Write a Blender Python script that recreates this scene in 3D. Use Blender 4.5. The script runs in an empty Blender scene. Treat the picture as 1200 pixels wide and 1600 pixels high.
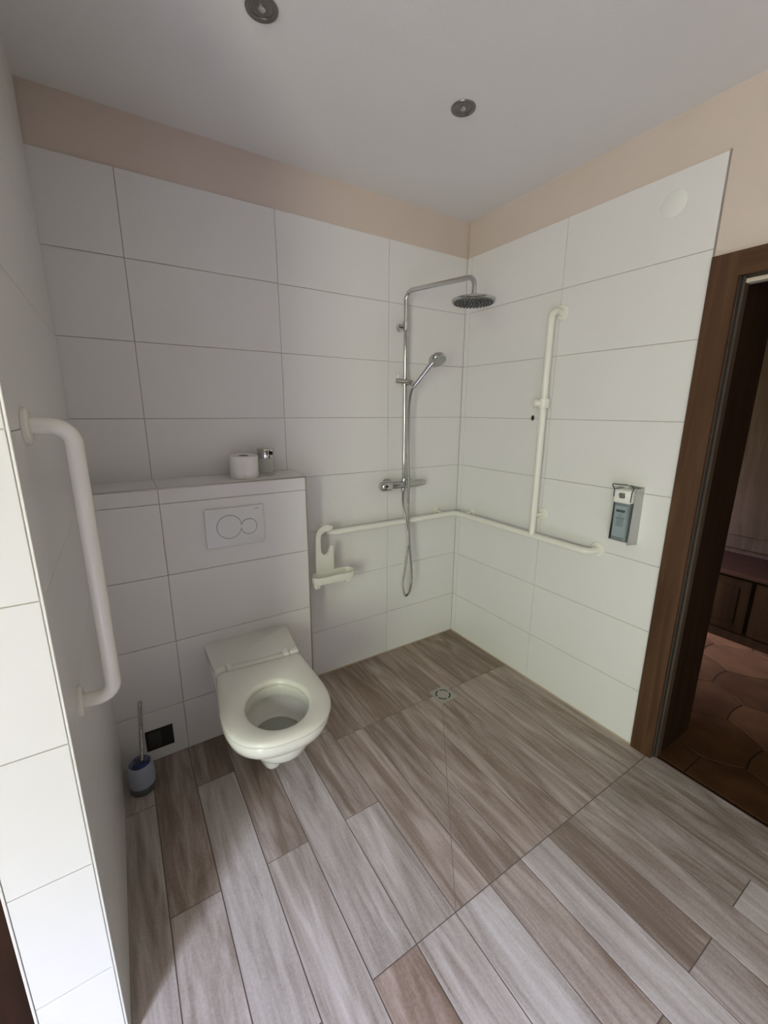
import bpy, bmesh, math, random
from mathutils import Vector, Matrix
random.seed(7)
C = bpy.context.scene.collection
PI = math.pi

# ---------------------------------------------------------------- camera
cam_d = bpy.data.cameras.new('camera')
cam = bpy.data.objects.new('camera', cam_d); C.objects.link(cam)
cam_d.sensor_fit = 'VERTICAL'; cam_d.sensor_height = 36.0
cam_d.lens = 656.99 / 1600.0 * 36.0
cam_d.clip_start = 0.02
R0 = (0.8431741246325972, -0.5376171045075472, 0.005024389612147486)
R1 = (0.12153295352756227, 0.19969345469866615, 0.9722922736283462)
R2 = (0.5237242946025332, 0.819201057794381, -0.23371454843814532)
cam.matrix_world = Matrix((
    (R0[0], R1[0], -R2[0], -1.8782),
    (R0[1], R1[1], -R2[1], -2.0433),
    (R0[2], R1[2], -R2[2], 1.5160),
    (0, 0, 0, 1)))
bpy.context.scene.camera = cam

# ---------------------------------------------------------------- world: sky over trees, seen only through the window
W = bpy.data.worlds.new('outdoors'); bpy.context.scene.world = W
W.use_nodes = True
wn, wl = W.node_tree.nodes, W.node_tree.links
bg = wn['Background']
tc = wn.new('ShaderNodeTexCoord'); sep = wn.new('ShaderNodeSeparateXYZ'); rmp = wn.new('ShaderNodeValToRGB')
wl.new(tc.outputs['Generated'], sep.inputs[0])
mr = wn.new('ShaderNodeMapRange'); mr.inputs['From Min'].default_value = -1; mr.inputs['From Max'].default_value = 1
wl.new(sep.outputs['Z'], mr.inputs['Value']); wl.new(mr.outputs[0], rmp.inputs['Fac'])
cr = rmp.color_ramp
# below the horizon: garden ground; up to about 30 degrees: trees; above: bright hazy sky
cr.elements[0].position = 0.0; cr.elements[0].color = (0.20, 0.194, 0.150, 1)
cr.elements[1].position = 1.0; cr.elements[1].color = (1.42, 1.56, 2.25, 1)
e = cr.elements.new(0.49); e.color = (0.21, 0.212, 0.158, 1)
e = cr.elements.new(0.53); e.color = (0.232, 0.258, 0.188, 1)
e = cr.elements.new(0.70); e.color = (0.275, 0.305, 0.235, 1)
e = cr.elements.new(0.76); e.color = (1.42, 1.56, 2.25, 1)
wl.new(rmp.outputs['Color'], bg.inputs['Color'])
bg.inputs['Strength'].default_value = 46.0

WIN = dict(x=-4.00, y0=-3.95, y1=-2.86, z0=0.55, z1=2.30)
pl = bpy.data.lights.new('window_portal', 'AREA'); pl.shape = 'RECTANGLE'
pl.size = WIN['z1'] - WIN['z0']; pl.size_y = WIN['y1'] - WIN['y0']
pl.cycles.is_portal = True
po = bpy.data.objects.new('window_portal', pl); C.objects.link(po)
po.location = (WIN['x'] - 0.02, (WIN['y0'] + WIN['y1']) / 2, (WIN['z0'] + WIN['z1']) / 2)
po.rotation_euler = (0, -PI / 2, 0)

vs = bpy.context.scene.view_settings
vs.view_transform = 'Standard'; vs.look = 'None'; vs.gamma = 1.0; vs.use_curve_mapping = False
vs.exposure = 0.76

# ---------------------------------------------------------------- materials
def nm(name):
    m = bpy.data.materials.new(name); m.use_nodes = True
    return m, m.node_tree.nodes, m.node_tree.links, m.node_tree.nodes['Principled BSDF']

def mat(name, col, rough=0.5, metal=0.0, var=0.0, scale=8.0, bump=0.0, bscale=60.0, spec=0.5, trans=0.0, ior=1.45):
    m, n, l, b = nm(name)
    b.inputs['Roughness'].default_value = rough; b.inputs['Metallic'].default_value = metal
    b.inputs['Specular IOR Level'].default_value = spec
    b.inputs['Transmission Weight'].default_value = trans; b.inputs['IOR'].default_value = ior
    co = n.new('ShaderNodeTexCoord')
    ns = n.new('ShaderNodeTexNoise'); ns.inputs['Scale'].default_value = scale; ns.inputs['Detail'].default_value = 4
    l.new(co.outputs['Object'], ns.inputs['Vector'])
    mx = n.new('ShaderNodeMix'); mx.data_type = 'RGBA'
    mx.inputs['A'].default_value = (*[c * (1 - var) for c in col], 1)
    mx.inputs['B'].default_value = (*[min(1, c * (1 + var)) for c in col], 1)
    l.new(ns.outputs['Fac'], mx.inputs['Factor']); l.new(mx.outputs['Result'], b.inputs['Base Color'])
    if bump:
        n2 = n.new('ShaderNodeTexNoise'); n2.inputs['Scale'].default_value = bscale; n2.inputs['Detail'].default_value = 3
        bp = n.new('ShaderNodeBump'); bp.inputs['Strength'].default_value = bump; bp.inputs['Distance'].default_value = 0.002
        l.new(co.outputs['Object'], n2.inputs['Vector']); l.new(n2.outputs['Fac'], bp.inputs['Height'])
        l.new(bp.outputs['Normal'], b.inputs['Normal'])
    return m

def wood_mat(name, dark, light, axis='Z', rough=0.45, spec=0.3, scale=1.0):
    m, n, l, b = nm(name)
    b.inputs['Specular IOR Level'].default_value = spec
    b.inputs['Roughness'].default_value = rough
    co = n.new('ShaderNodeTexCoord'); mp = n.new('ShaderNodeMapping')
    s = {'X': (2, 28, 28), 'Y': (28, 2, 28), 'Z': (28, 28, 2)}[axis]
    mp.inputs['Scale'].default_value = [v * scale for v in s]
    l.new(co.outputs['Object'], mp.inputs['Vector'])
    ns = n.new('ShaderNodeTexNoise'); ns.inputs['Scale'].default_value = 1.0; ns.inputs['Detail'].default_value = 6
    ns.inputs['Distortion'].default_value = 0.6
    l.new(mp.outputs[0], ns.inputs['Vector'])
    r = n.new('ShaderNodeValToRGB'); r.color_ramp.elements[0].position = 0.3; r.color_ramp.elements[1].position = 0.7
    r.color_ramp.elements[0].color = (*dark, 1); r.color_ramp.elements[1].color = (*light, 1)
    l.new(ns.outputs['Fac'], r.inputs['Fac']); l.new(r.outputs['Color'], b.inputs['Base Color'])
    return m

def plank_mat():
    m, n, l, b = nm('wood_look_floor_tile')
    b.inputs['Roughness'].default_value = 0.42
    co = n.new('ShaderNodeTexCoord')
    ar = n.new('ShaderNodeAttribute'); ar.attribute_name = 'plank_seed'
    at = n.new('ShaderNodeAttribute'); at.attribute_name = 'plank_tone'
    aw = n.new('ShaderNodeAttribute'); aw.attribute_name = 'plank_warm'
    off = n.new('ShaderNodeCombineXYZ')
    mul = n.new('ShaderNodeMath'); mul.operation = 'MULTIPLY'; mul.inputs[1].default_value = 37.0
    l.new(ar.outputs['Fac'], mul.inputs[0]); l.new(mul.outputs[0], off.inputs['X']); l.new(mul.outputs[0], off.inputs['Y']); l.new(mul.outputs[0], off.inputs['Z'])
    def streak(sc, detail, dist):
        mp = n.new('ShaderNodeMapping'); mp.inputs['Scale'].default_value = sc
        l.new(co.outputs['Object'], mp.inputs['Vector'])
        ad = n.new('ShaderNodeVectorMath'); ad.operation = 'ADD'
        l.new(mp.outputs[0], ad.inputs[0]); l.new(off.outputs[0], ad.inputs[1])
        ns = n.new('ShaderNodeTexNoise'); ns.inputs['Scale'].default_value = 1; ns.inputs['Detail'].default_value = detail
        ns.inputs['Distortion'].default_value = dist; ns.inputs['Roughness'].default_value = 0.6
        l.new(ad.outputs[0], ns.inputs['Vector']); return ns.outputs['Fac']
    s1 = streak((13, 1.5, 1), 5, 1.6)      # broad bands along the plank
    s2 = streak((70, 3.0, 1), 4, 0.6)      # fine grain
    s3 = streak((160, 160, 1), 2, 0.0)     # speckle
    def math_(op, a, bb):
        k = n.new('ShaderNodeMath'); k.operation = op
        for i, v in enumerate((a, bb)):
            if isinstance(v, (int, float)): k.inputs[i].default_value = v
            else: l.new(v, k.inputs[i])
        return k.outputs[0]
    f = math_('ADD', math_('MULTIPLY', s1, 0.95), math_('MULTIPLY', s2, 0.34))
    f = math_('ADD', f, math_('MULTIPLY', s3, 0.22))
    f = math_('SUBTRACT', f, 0.755)
    f = math_('MULTIPLY', f, 1.0)
    f = math_('ADD', f, at.outputs['Fac'])
    r = n.new('ShaderNodeValToRGB')
    el = r.color_ramp.elements
    el[0].position = 0.0; el[0].color = (0.115, 0.085, 0.066, 1)
    el[1].position = 1.0; el[1].color = (0.74, 0.70, 0.69, 1)
    q = el.new(0.33); q.color = (0.225, 0.178, 0.145, 1)
    q = el.new(0.66); q.color = (0.48, 0.43, 0.40, 1)
    l.new(f, r.inputs['Fac'])
    mx = n.new('ShaderNodeMix'); mx.data_type = 'RGBA'; mx.blend_type = 'MULTIPLY'
    l.new(aw.outputs['Fac'], mx.inputs['Factor']); l.new(r.outputs['Color'], mx.inputs['A'])
    mx.inputs['B'].default_value = (1.0, 0.82, 0.72, 1)
    l.new(mx.outputs['Result'], b.inputs['Base Color'])
    bp = n.new('ShaderNodeBump'); bp.inputs['Strength'].default_value = 0.12; bp.inputs['Distance'].default_value = 0.002
    l.new(s2, bp.inputs['Height']); l.new(bp.outputs['Normal'], b.inputs['Normal'])
    return m

def terracotta_mat():
    m, n, l, b = nm('terracotta')
    b.inputs['Roughness'].default_value = 0.6; b.inputs['Specular IOR Level'].default_value = 0.15
    co = n.new('ShaderNodeTexCoord')
    ar = n.new('ShaderNodeAttribute'); ar.attribute_name = 'tile_seed'
    ns = n.new('ShaderNodeTexNoise'); ns.inputs['Scale'].default_value = 7; ns.inputs['Detail'].default_value = 5
    l.new(co.outputs['Object'], ns.inputs['Vector'])
    ad = n.new('ShaderNodeMath'); ad.operation = 'ADD'
    sb = n.new('ShaderNodeMath'); sb.operation = 'MULTIPLY_ADD'; sb.inputs[1].default_value = 0.35; sb.inputs[2].default_value = -0.17
    l.new(ar.outputs['Fac'], sb.inputs[0]); l.new(ns.outputs['Fac'], ad.inputs[0]); l.new(sb.outputs[0], ad.inputs[1])
    r = n.new('ShaderNodeValToRGB')
    r.color_ramp.elements[0].position = 0.25; r.color_ramp.elements[0].color = (0.042, 0.017, 0.007, 1)  # dimness of the unlit hall is put into these tile colours
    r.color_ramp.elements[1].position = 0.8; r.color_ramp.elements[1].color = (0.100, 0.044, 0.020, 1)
    l.new(ad.outputs[0], r.inputs['Fac']); l.new(r.outputs['Color'], b.inputs['Base Color'])
    return m

M = {}
M['tile'] = mat('glazed_white_tile', (0.735, 0.725, 0.712), 0.32, var=0.025, scale=3)
M['grout'] = mat('grey_grout', (0.45, 0.42, 0.385), 0.9, var=0.12, scale=30)
M['floor_grout'] = mat('dark_floor_grout', (0.15, 0.12, 0.10), 0.9, var=0.15, scale=30)
M['cut_grout'] = mat('thin_cut_grout', (0.19, 0.155, 0.125), 0.9, var=0.15, scale=30)
M['peach'] = mat('peach_wall_paint', (0.62, 0.53, 0.465), 0.85, var=0.03, scale=5, bump=0.25, bscale=220)
M['ceil'] = mat('matt_ceiling_paint', (0.76, 0.75, 0.73), 0.9, var=0.02, scale=4, bump=0.25, bscale=260)
M['bounce_cut_wall'] = mat('bounce_cutting_wall', (0.14, 0.125, 0.115), 0.9, var=0.02, scale=4)  # unseen walls, colour set dark to cut bounced fill light
M['render'] = mat('smooth_pale_wall', (0.66, 0.64, 0.60), 0.35, var=0.03, scale=4)
M['plank'] = plank_mat()
M['terra'] = terracotta_mat()
M['terra_grout'] = mat('brown_floor_grout', (0.028, 0.016, 0.011), 0.9, var=0.1, spec=0.1)
M['wood_z'] = wood_mat('stained_wood_upright', (0.054, 0.025, 0.012), (0.104, 0.052, 0.026), 'Z')
M['wood_y'] = wood_mat('stained_wood_level', (0.054, 0.025, 0.012), (0.104, 0.052, 0.026), 'Y')
M['wood_dark'] = wood_mat('dark_brown_wood', (0.016, 0.007, 0.004), (0.034, 0.015, 0.008), 'Z', 0.7, 0.1)  # darker brown than the casing wood
M['wood_grey'] = wood_mat('grey_brown_wood', (0.050, 0.032, 0.022), (0.085, 0.060, 0.045), 'Z', 0.6)  # greyer than the casing wood
M['wood_deep'] = wood_mat('dimmed_brown_wood', (0.007, 0.0032, 0.0015), (0.016, 0.0075, 0.0035), 'Z', 0.8, 0.02)  # hall furniture: lack of light in the hall is put into the colour
M['wood_top'] = wood_mat('dimmed_red_brown_board', (0.015, 0.0065, 0.004), (0.028, 0.012, 0.008), 'Y', 0.8, 0.03)  # hall dimness included in the board colour
M['wood_pale'] = wood_mat('dimmed_pale_wood', (0.028, 0.0165, 0.012), (0.043, 0.027, 0.020), 'Z', 0.8, 0.03)  # hall dimness included in the cupboard colour
M['hall_wall'] = mat('dimmed_hall_wall', (0.07, 0.045, 0.032), 0.8, var=0.1, spec=0.1)  # hall walls and ceiling darkened to hold back bounce light
M['head_cream'] = mat('cream_strip', (0.62, 0.56, 0.46), 0.6)  # cream strip drawn for the bright line under the door head
M['chrome'] = mat('polished_chrome', (0.56, 0.56, 0.56), 0.08, 1.0, var=0.02)
M['satin'] = mat('satin_aluminium', (0.50, 0.50, 0.49), 0.38, 1.0, var=0.04)
M['hose'] = mat('ribbed_steel_hose', (0.36, 0.35, 0.34), 0.3, 1.0)
M['steel'] = mat('brushed_steel', (0.46, 0.44, 0.41), 0.42, 0.9, var=0.05)
M['dark'] = mat('matt_black', (0.012, 0.012, 0.012), 0.6)
M['socket'] = mat('dark_grey_plastic', (0.035, 0.035, 0.035), 0.5)
M['ceramic'] = mat('cream_sanitary_ceramic', (0.72, 0.71, 0.655), 0.12, var=0.01)
M['seat'] = mat('cream_seat_plastic', (0.74, 0.73, 0.665), 0.2, var=0.01)
M['white_pl'] = mat('white_plastic', (0.78, 0.77, 0.74), 0.35, var=0.01)
M['ivory'] = mat('ivory_coated_tube', (0.76, 0.75, 0.685), 0.22, var=0.015)
M['paper'] = mat('toilet_paper', (0.80, 0.78, 0.75), 0.95, var=0.03, scale=40, bump=0.3, bscale=200)
M['card'] = mat('grey_cardboard', (0.30, 0.26, 0.22), 0.9)
M['plate'] = mat('flush_plate_plastic', (0.70, 0.72, 0.71), 0.25, var=0.01)
M['groove'] = mat('flush_button_gap', (0.06, 0.06, 0.06), 0.5)
M['glass'] = mat('clear_glass', (0.95, 0.96, 0.94), 0.03, trans=0.95, ior=1.3)
M['frost'] = mat('frosted_blue_plastic', (0.50, 0.54, 0.66), 0.35, trans=0.35, ior=1.3)
M['frost_base'] = mat('smoky_plastic_base', (0.10, 0.105, 0.115), 0.35)
M['blue'] = mat('blue_bristles', (0.05, 0.075, 0.22), 0.7, var=0.3, scale=80)
M['gel'] = mat('blue_grey_bottle', (0.17, 0.205, 0.212), 0.25, var=0.05, scale=12)
M['label'] = mat('pale_blue_label', (0.27, 0.325, 0.345), 0.4, var=0.02)
M['ink'] = mat('dark_ink', (0.012, 0.025, 0.035), 0.5)
M['faint_ink'] = mat('faint_grey_ink', (0.10, 0.135, 0.15), 0.5)
M['water'] = mat('toilet_water', (0.35, 0.36, 0.32), 0.03, spec=0.6)
M['ring'] = mat('dull_nickel_ring', (0.24, 0.23, 0.22), 0.4, 0.9)
M['spray'] = mat('grey_spray_plate', (0.20, 0.205, 0.205), 0.35, 0.7)
M['mixer'] = mat('silky_chrome', (0.50, 0.51, 0.51), 0.22, 1.0)
M['bulb'] = mat('halogen_bulb_glass', (0.45, 0.42, 0.40), 0.15, 0.6)
M['spot_in'] = mat('spotlight_reflector', (0.22, 0.21, 0.20), 0.3, 0.8, var=0.3, scale=120)

# ---------------------------------------------------------------- mesh helpers
def finish(bm, angle=40):
    bmesh.ops.recalc_face_normals(bm, faces=bm.faces[:])
    lim = math.radians(angle)
    for f in bm.faces: f.smooth = True
    for ed in bm.edges:
        if len(ed.link_faces) == 2: ed.smooth = ed.calc_face_angle(0) < lim
        else: ed.smooth = False

def obj(name, bm, mats, parent=None, angle=40, loc=None):
    finish(bm, angle)
    me = bpy.data.meshes.new(name); bm.to_mesh(me); bm.free()
    for m in (mats if isinstance(mats, (list, tuple)) else [mats]): me.materials.append(m)
    o = bpy.data.objects.new(name, me); C.objects.link(o)
    if loc is not None: o.location = loc
    if parent is not None: o.parent = parent
    return o

def tag(o, label, cat, group=None):
    o['label'] = label; o['category'] = cat
    if group: o['group'] = group
    return o

def thing(name, label, cat, loc=(0, 0, 0), rot=(0, 0, 0), group=None):
    o = bpy.data.objects.new(name, None); C.objects.link(o)
    o.empty_display_size = 0.05
    o.location = loc; o.rotation_euler = rot
    return tag(o, label, cat, group)

def struct(name, bm, mats, parent=None):
    o = obj(name, bm, mats, parent, 30)
    if parent is None: o['kind'] = 'structure'
    return o

def B(): return bmesh.new()

def box(bm, a, b, mi=0, bev=0.0, seg=2):
    x0, y0, z0 = [min(p, q) for p, q in zip(a, b)]; x1, y1, z1 = [max(p, q) for p, q in zip(a, b)]
    v = [bm.verts.new(p) for p in ((x0,y0,z0),(x1,y0,z0),(x1,y1,z0),(x0,y1,z0),(x0,y0,z1),(x1,y0,z1),(x1,y1,z1),(x0,y1,z1))]
    fs = [bm.faces.new([v[i] for i in q]) for q in ((0,3,2,1),(4,5,6,7),(0,1,5,4),(1,2,6,5),(2,3,7,6),(3,0,4,7))]
    for f in fs: f.material_index = mi
    if bev:
        es = list({e for f in fs for e in f.edges})
        r = bmesh.ops.bevel(bm, geom=es, offset=bev, segments=seg, profile=0.5, affect='EDGES')
        for f in r['faces']: f.material_index = mi
    return fs

def prism(bm, pts, d0, d1, axis='Z', mi=0, bev=0.0):
    """extrude a 2D outline between d0 and d1 along axis"""
    def P(p, d):
        return {'Z': (p[0], p[1], d), 'Y': (p[0], d, p[1]), 'X': (d, p[0], p[1])}[axis]
    lo = [bm.verts.new(P(p, d0)) for p in pts]; hi = [bm.verts.new(P(p, d1)) for p in pts]
    fs = [bm.faces.new(lo), bm.faces.new(hi)]
    n = len(pts)
    for i in range(n): fs.append(bm.faces.new((lo[i], lo[(i+1) % n], hi[(i+1) % n], hi[i])))
    for f in fs: f.material_index = mi
    if bev:
        es = list(fs[0].edges) + list(fs[1].edges)
        r = bmesh.ops.bevel(bm, geom=es, offset=bev, segments=2, profile=0.5, affect='EDGES')
        for f in r['faces']: f.material_index = mi
    return fs

def frame_of(d):
    d = Vector(d).normalized()
    a = Vector((0, 0, 1)) if abs(d.z) < 0.9 else Vector((1, 0, 0))
    u = d.cross(a).normalized(); return u, d.cross(u).normalized(), d

def tube(bm, path, r, seg=14, caps=True, mi=0):
    path = [Vector(p) for p in path]; n = len(path)
    rr = r if isinstance(r, (list, tuple)) else [r] * n
    tan = []
    for i in range(n):
        t = (path[min(i+1, n-1)] - path[max(i-1, 0)])
        tan.append(t.normalized())
    u, v, _ = frame_of(tan[0]); rings = []
    for i in range(n):
        u = (u - tan[i] * u.dot(tan[i])).normalized(); v = tan[i].cross(u).normalized()
        rings.append([bm.verts.new(path[i] + (u * math.cos(2*PI*k/seg) + v * math.sin(2*PI*k/seg)) * rr[i]) for k in range(seg)])
    for i in range(n-1):
        for k in range(seg):
            f = bm.faces.new((rings[i][k], rings[i][(k+1) % seg], rings[i+1][(k+1) % seg], rings[i+1][k])); f.material_index = mi
    if caps:
        for rg in (rings[0], rings[-1]):
            f = bm.faces.new(rg); f.material_index = mi

def bend(pts, r, n=8):
    """polyline with rounded corners of radius r"""
    pts = [Vector(p) for p in pts]; out = [pts[0]]
    for i in range(1, len(pts)-1):
        a, b, c = pts[i-1], pts[i], pts[i+1]
        d1 = (a-b).normalized(); d2 = (c-b).normalized()
        ang = d1.angle(d2); cut = min(r / math.tan(ang/2), (a-b).length*0.49, (c-b).length*0.49)
        rad = cut * math.tan(ang/2)
        cen = b + (d1+d2).normalized() * (rad / math.sin(ang/2))
        p0 = b + d1*cut; p1 = b + d2*cut
        v0, v1 = p0-cen, p1-cen; tot = v0.angle(v1); ax = v0.cross(v1).normalized()
        for k in range(n+1): out.append(cen + Matrix.Rotation(tot*k/n, 3, ax) @ v0)
    out.append(pts[-1]); return out

def spline(pts, n=8):
    P = [Vector(p) for p in pts]; P = [P[0]*2-P[1]] + P + [P[-1]*2-P[-2]]; out = []
    for i in range(1, len(P)-2):
        for k in range(n):
            t = k/n; a, b, c, d = P[i-1], P[i], P[i+1], P[i+2]
            out.append(0.5*((2*b)+(c-a)*t+(2*a-5*b+4*c-d)*t*t+(3*b-a-3*c+d)*t**3))
    out.append(P[-2]); return out

def lathe(bm, prof, seg=32, M4=None, mi=0, cap=True):
    """prof: list of (radius, height); spun about local Z, moved by M4"""
    M4 = M4 or Matrix.Identity(4); rings = []
    for r, h in prof:
        if r < 1e-6: rings.append([bm.verts.new(M4 @ Vector((0, 0, h)))])
        else: rings.append([bm.verts.new(M4 @ Vector((r*math.cos(2*PI*k/seg), r*math.sin(2*PI*k/seg), h))) for k in range(seg)])
    for a, b in zip(rings, rings[1:]):
        for k in range(seg):
            if len(a) == 1 and len(b) == 1: continue
            if len(a) == 1: f = bm.faces.new((a[0], b[k], b[(k+1) % seg]))
            elif len(b) == 1: f = bm.faces.new((a[k], a[(k+1) % seg], b[0]))
            else: f = bm.faces.new((a[k], a[(k+1) % seg], b[(k+1) % seg], b[k]))
            f.material_index = mi
    if cap:
        for rg in (rings[0], rings[-1]):
            if len(rg) > 1:
                f = bm.faces.new(rg); f.material_index = mi

def along(p, d):
    """matrix taking local Z to direction d, origin p"""
    u, v, w = frame_of(d)
    m = Matrix((u, v, w)).transposed().to_4x4(); m.translation = Vector(p); return m

def rod(bm, p0, p1, r, seg=16, mi=0):
    tube(bm, [p0, p1], r, seg, True, mi)

def rrect(w, h, r, n=6, cx=0, cy=0):
    out = []
    for sx, sy, a0 in ((1, 1, 0), (-1, 1, PI/2), (-1, -1, PI), (1, -1, 1.5*PI)):
        for k in range(n+1):
            a = a0 + PI/2*k/n
            out.append((cx + sx*(w/2-r) + r*math.cos(a), cy + sy*(h/2-r) + r*math.sin(a)))
    return out

def tiles(bm, us, vs_, put, gap=0.0025, mi=0, t=0.004):
    """tile plates between the joint lines us and vs_; put(u, v, depth) gives the 3D point"""
    g = gap/2
    for u0, u1 in zip(us, us[1:]):
        for v0, v1 in zip(vs_, vs_[1:]):
            c = [(u0+g, v0+g), (u1-g, v0+g), (u1-g, v1-g), (u0+g, v1-g)]
            k = 0.0006
            ci = [(u0+g+k, v0+g+k), (u1-g-k, v0+g+k), (u1-g-k, v1-g-k), (u0+g+k, v1-g-k)]
            back = [bm.verts.new(put(*p, t)) for p in c]; mid = [bm.verts.new(put(*p, k)) for p in c]
            top = [bm.verts.new(put(*p, 0)) for p in ci]
            fs = [bm.faces.new(top)]
            for i in range(4):
                j = (i+1) % 4
                fs.append(bm.faces.new((back[i], back[j], mid[j], mid[i])))
                fs.append(bm.faces.new((mid[i], mid[j], top[j], top[i])))
            for f in fs: f.material_index = mi

# ================================================================ SETTING
CEIL = 2.570
TOP = 2.380
ROWS = [0.0, 0.28, 0.58, 0.88, 1.18, 1.48, 1.78, 2.08, TOP]
XL = -2.0085

# ---- back wall (toilet and shower)
bm = B()
box(bm, (-4.15, 0.0035, -0.1), (0.35, 0.15, TOP), 1)            # grout bed
box(bm, (-4.15, 0.006, TOP), (0.35, 0.15, CEIL+0.1), 2)         # paint above
tiles(bm, [XL-0.02, -1.7558, -1.1535, -0.547, 0.0], ROWS, lambda u, v, d: (u, d, v))
struct('wall_back', bm, [M['tile'], M['grout'], M['peach']])

# ---- right wall with the doorway
YE = -1.266; DY0, DY1, DZ = -2.20, -1.362, 1.972
bm = B()
box(bm, (0.0035, YE-0.003, -0.1), (0.33, 0.0, TOP), 1)
box(bm, (0.006, -1.268, TOP), (0.33, 0.0, CEIL+0.1), 2)
box(bm, (0.006, DY1+0.004, -0.1), (0.33, -1.268, CEIL+0.1), 2)
box(bm, (0.006, DY0, DZ+0.004), (0.33, DY1+0.004, CEIL+0.1), 2)
box(bm, (0.006, -4.30, -0.1), (0.33, DY0-0.004, CEIL+0.1), 2)
tiles(bm, [YE, -0.6588, -0.04, 0.0], ROWS, lambda u, v, d: (d, u, v))
struct('wall_right', bm, [M['tile'], M['grout'], M['peach']])
bm = B(); box(bm, (-0.0015, YE-0.004, 2.045), (0.006, YE, TOP+0.002)); struct('trim_1', bm, M['steel'])

# ---- tiled partition on the left
YP = -1.12
bm = B()
prism(bm, [(-2.166, 0.0), (-2.166, YP+0.004), (-2.0220, YP+0.004), (-2.0120, 0.0)], -0.1, CEIL+0.05, 'Z', 1)
PR = [0.0, 0.265, 0.57, 0.874, 1.179, 1.484, 1.789, 2.094, 2.399, CEIL+0.02]
tiles(bm, [YP+0.003, -0.001], ROWS[:-1] + [TOP, CEIL+0.02], lambda u, v, d: (-2.0085 - 0.010*u/YP - d, u, v), 0.0014)
tiles(bm, [-2.166, -2.0235], PR, lambda u, v, d: (u, YP+d, v))
struct('wall_left', bm, [M['tile'], M['render']])
bm = B(); box(bm, (-2.0225, YP-0.0015, 0), (-2.0185, YP+0.012, CEIL), bev=0.001); struct('trim_2', bm, M['white_pl'])
bm = B(); box(bm, (-2.171, YP-0.0015, 0), (-2.166, YP+0.012, CEIL), bev=0.001); struct('trim_3', bm, M['white_pl'])

# ---- dark wooden door beyond the partition end
bm = B()
box(bm, (-2.98, -1.09, 0), (-2.171, -1.05, CEIL))
for z0, z1 in ((0.12, 0.95), (1.10, 2.05)):
    box(bm, (-2.86, -1.102, z0), (-2.30, -1.09, z1), bev=0.004)
struct('door_2', bm, M['wood_dark'])

bm = B(); box(bm, (-4.05, -1.09, -0.1), (-2.98, -1.05, CEIL+0.1)); struct('wall_side', bm, M['bounce_cut_wall'])

# ---- outer walls behind the camera, with the window
bm = B()
x0, x1 = -4.15, WIN['x']
box(bm, (x0, -4.30, -0.1), (x1, WIN['y0'], CEIL+0.1)); box(bm, (x0, WIN['y1'], -0.1), (x1, 0.15, CEIL+0.1))
box(bm, (x0, WIN['y0'], -0.1), (x1, WIN['y1'], WIN['z0'])); box(bm, (x0, WIN['y0'], WIN['z1']), (x1, WIN['y1'], CEIL+0.1))
struct('wall_outer', bm, M['bounce_cut_wall'])
bm = B(); box(bm, (-4.15, -4.45, -0.1), (0.35, -4.30, CEIL+0.1)); struct('wall_front', bm, M['bounce_cut_wall'])
bm = B()
f = 0.04; xa, xb = -4.10, -4.04
for a, b in (((WIN['y0'], WIN['z0']), (WIN['y0']+f, WIN['z1'])), ((WIN['y1']-f, WIN['z0']), (WIN['y1'], WIN['z1'])),
             ((WIN['y0']+f, WIN['z0']), (WIN['y1']-f, WIN['z0']+f)), ((WIN['y0']+f, WIN['z1']-f), (WIN['y1']-f, WIN['z1']))):
    box(bm, (xa, a[0], a[1]), (xb, b[0], b[1]))
struct('window_1', bm, M['white_pl'])

# ---- ceiling
bm = B(); box(bm, (-4.15, -4.45, CEIL), (0.33, 0.15, CEIL+0.12)); struct('ceiling', bm, M['ceil'])

# ---- floor: wood-look planks laid towards the door side
EX = [0.022, -0.108, -0.258, -0.406] + [-0.555 - 0.1503*k for k in range(0, 26)]
SEAM = -1.339
COLS = {  # joints by column, back to front
 0: [SEAM, -2.24], 1: [SEAM, -2.24], 2: [SEAM, -1.796], 3: [SEAM, -2.24], 4: [SEAM, -1.796], 5: [SEAM, -2.24],
 6: [SEAM, -1.800], 7: [SEAM, -2.24], 8: [-0.44, -0.885, SEAM, -2.24], 9: [-0.44, SEAM, -1.796], 10: [-0.885, -1.796],
 11: [-0.43, -1.339], 12: [-0.885, -1.796], 13: [-0.43, -1.339]}
TONE = {(0,1):(.44,.1),(1,1):(.42,.15),(2,1):(.46,.1),(3,1):(.50,.2),(4,1):(.36,.3),(5,1):(.62,.0),(6,1):(.52,.4),(7,1):(.64,.0),(8,3):(.60,.1),
        (8,2):(.58,.1),(9,1):(.58,.0),(9,2):(.44,.7),(10,1):(.58,.1),(11,1):(.62,.0),(12,1):(.57,.15),(10,0):(.46,.3),
        (8,1):(.45,.3),(8,0):(.42,.3),(9,0):(.42,.3),(11,0):(.42,.3),(12,0):(.44,.3)}
bm = B()
ls = bm.faces.layers.float.new('plank_seed'); lt = bm.faces.layers.float.new('plank_tone'); lw = bm.faces.layers.float.new('plank_warm')
box(bm, (-4.15, -4.45, -0.12), (0.0, 0.15, -0.0015), 1)
box(bm, (0.0, DY0, -0.12), (0.024, DY1, -0.0015), 1)
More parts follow.
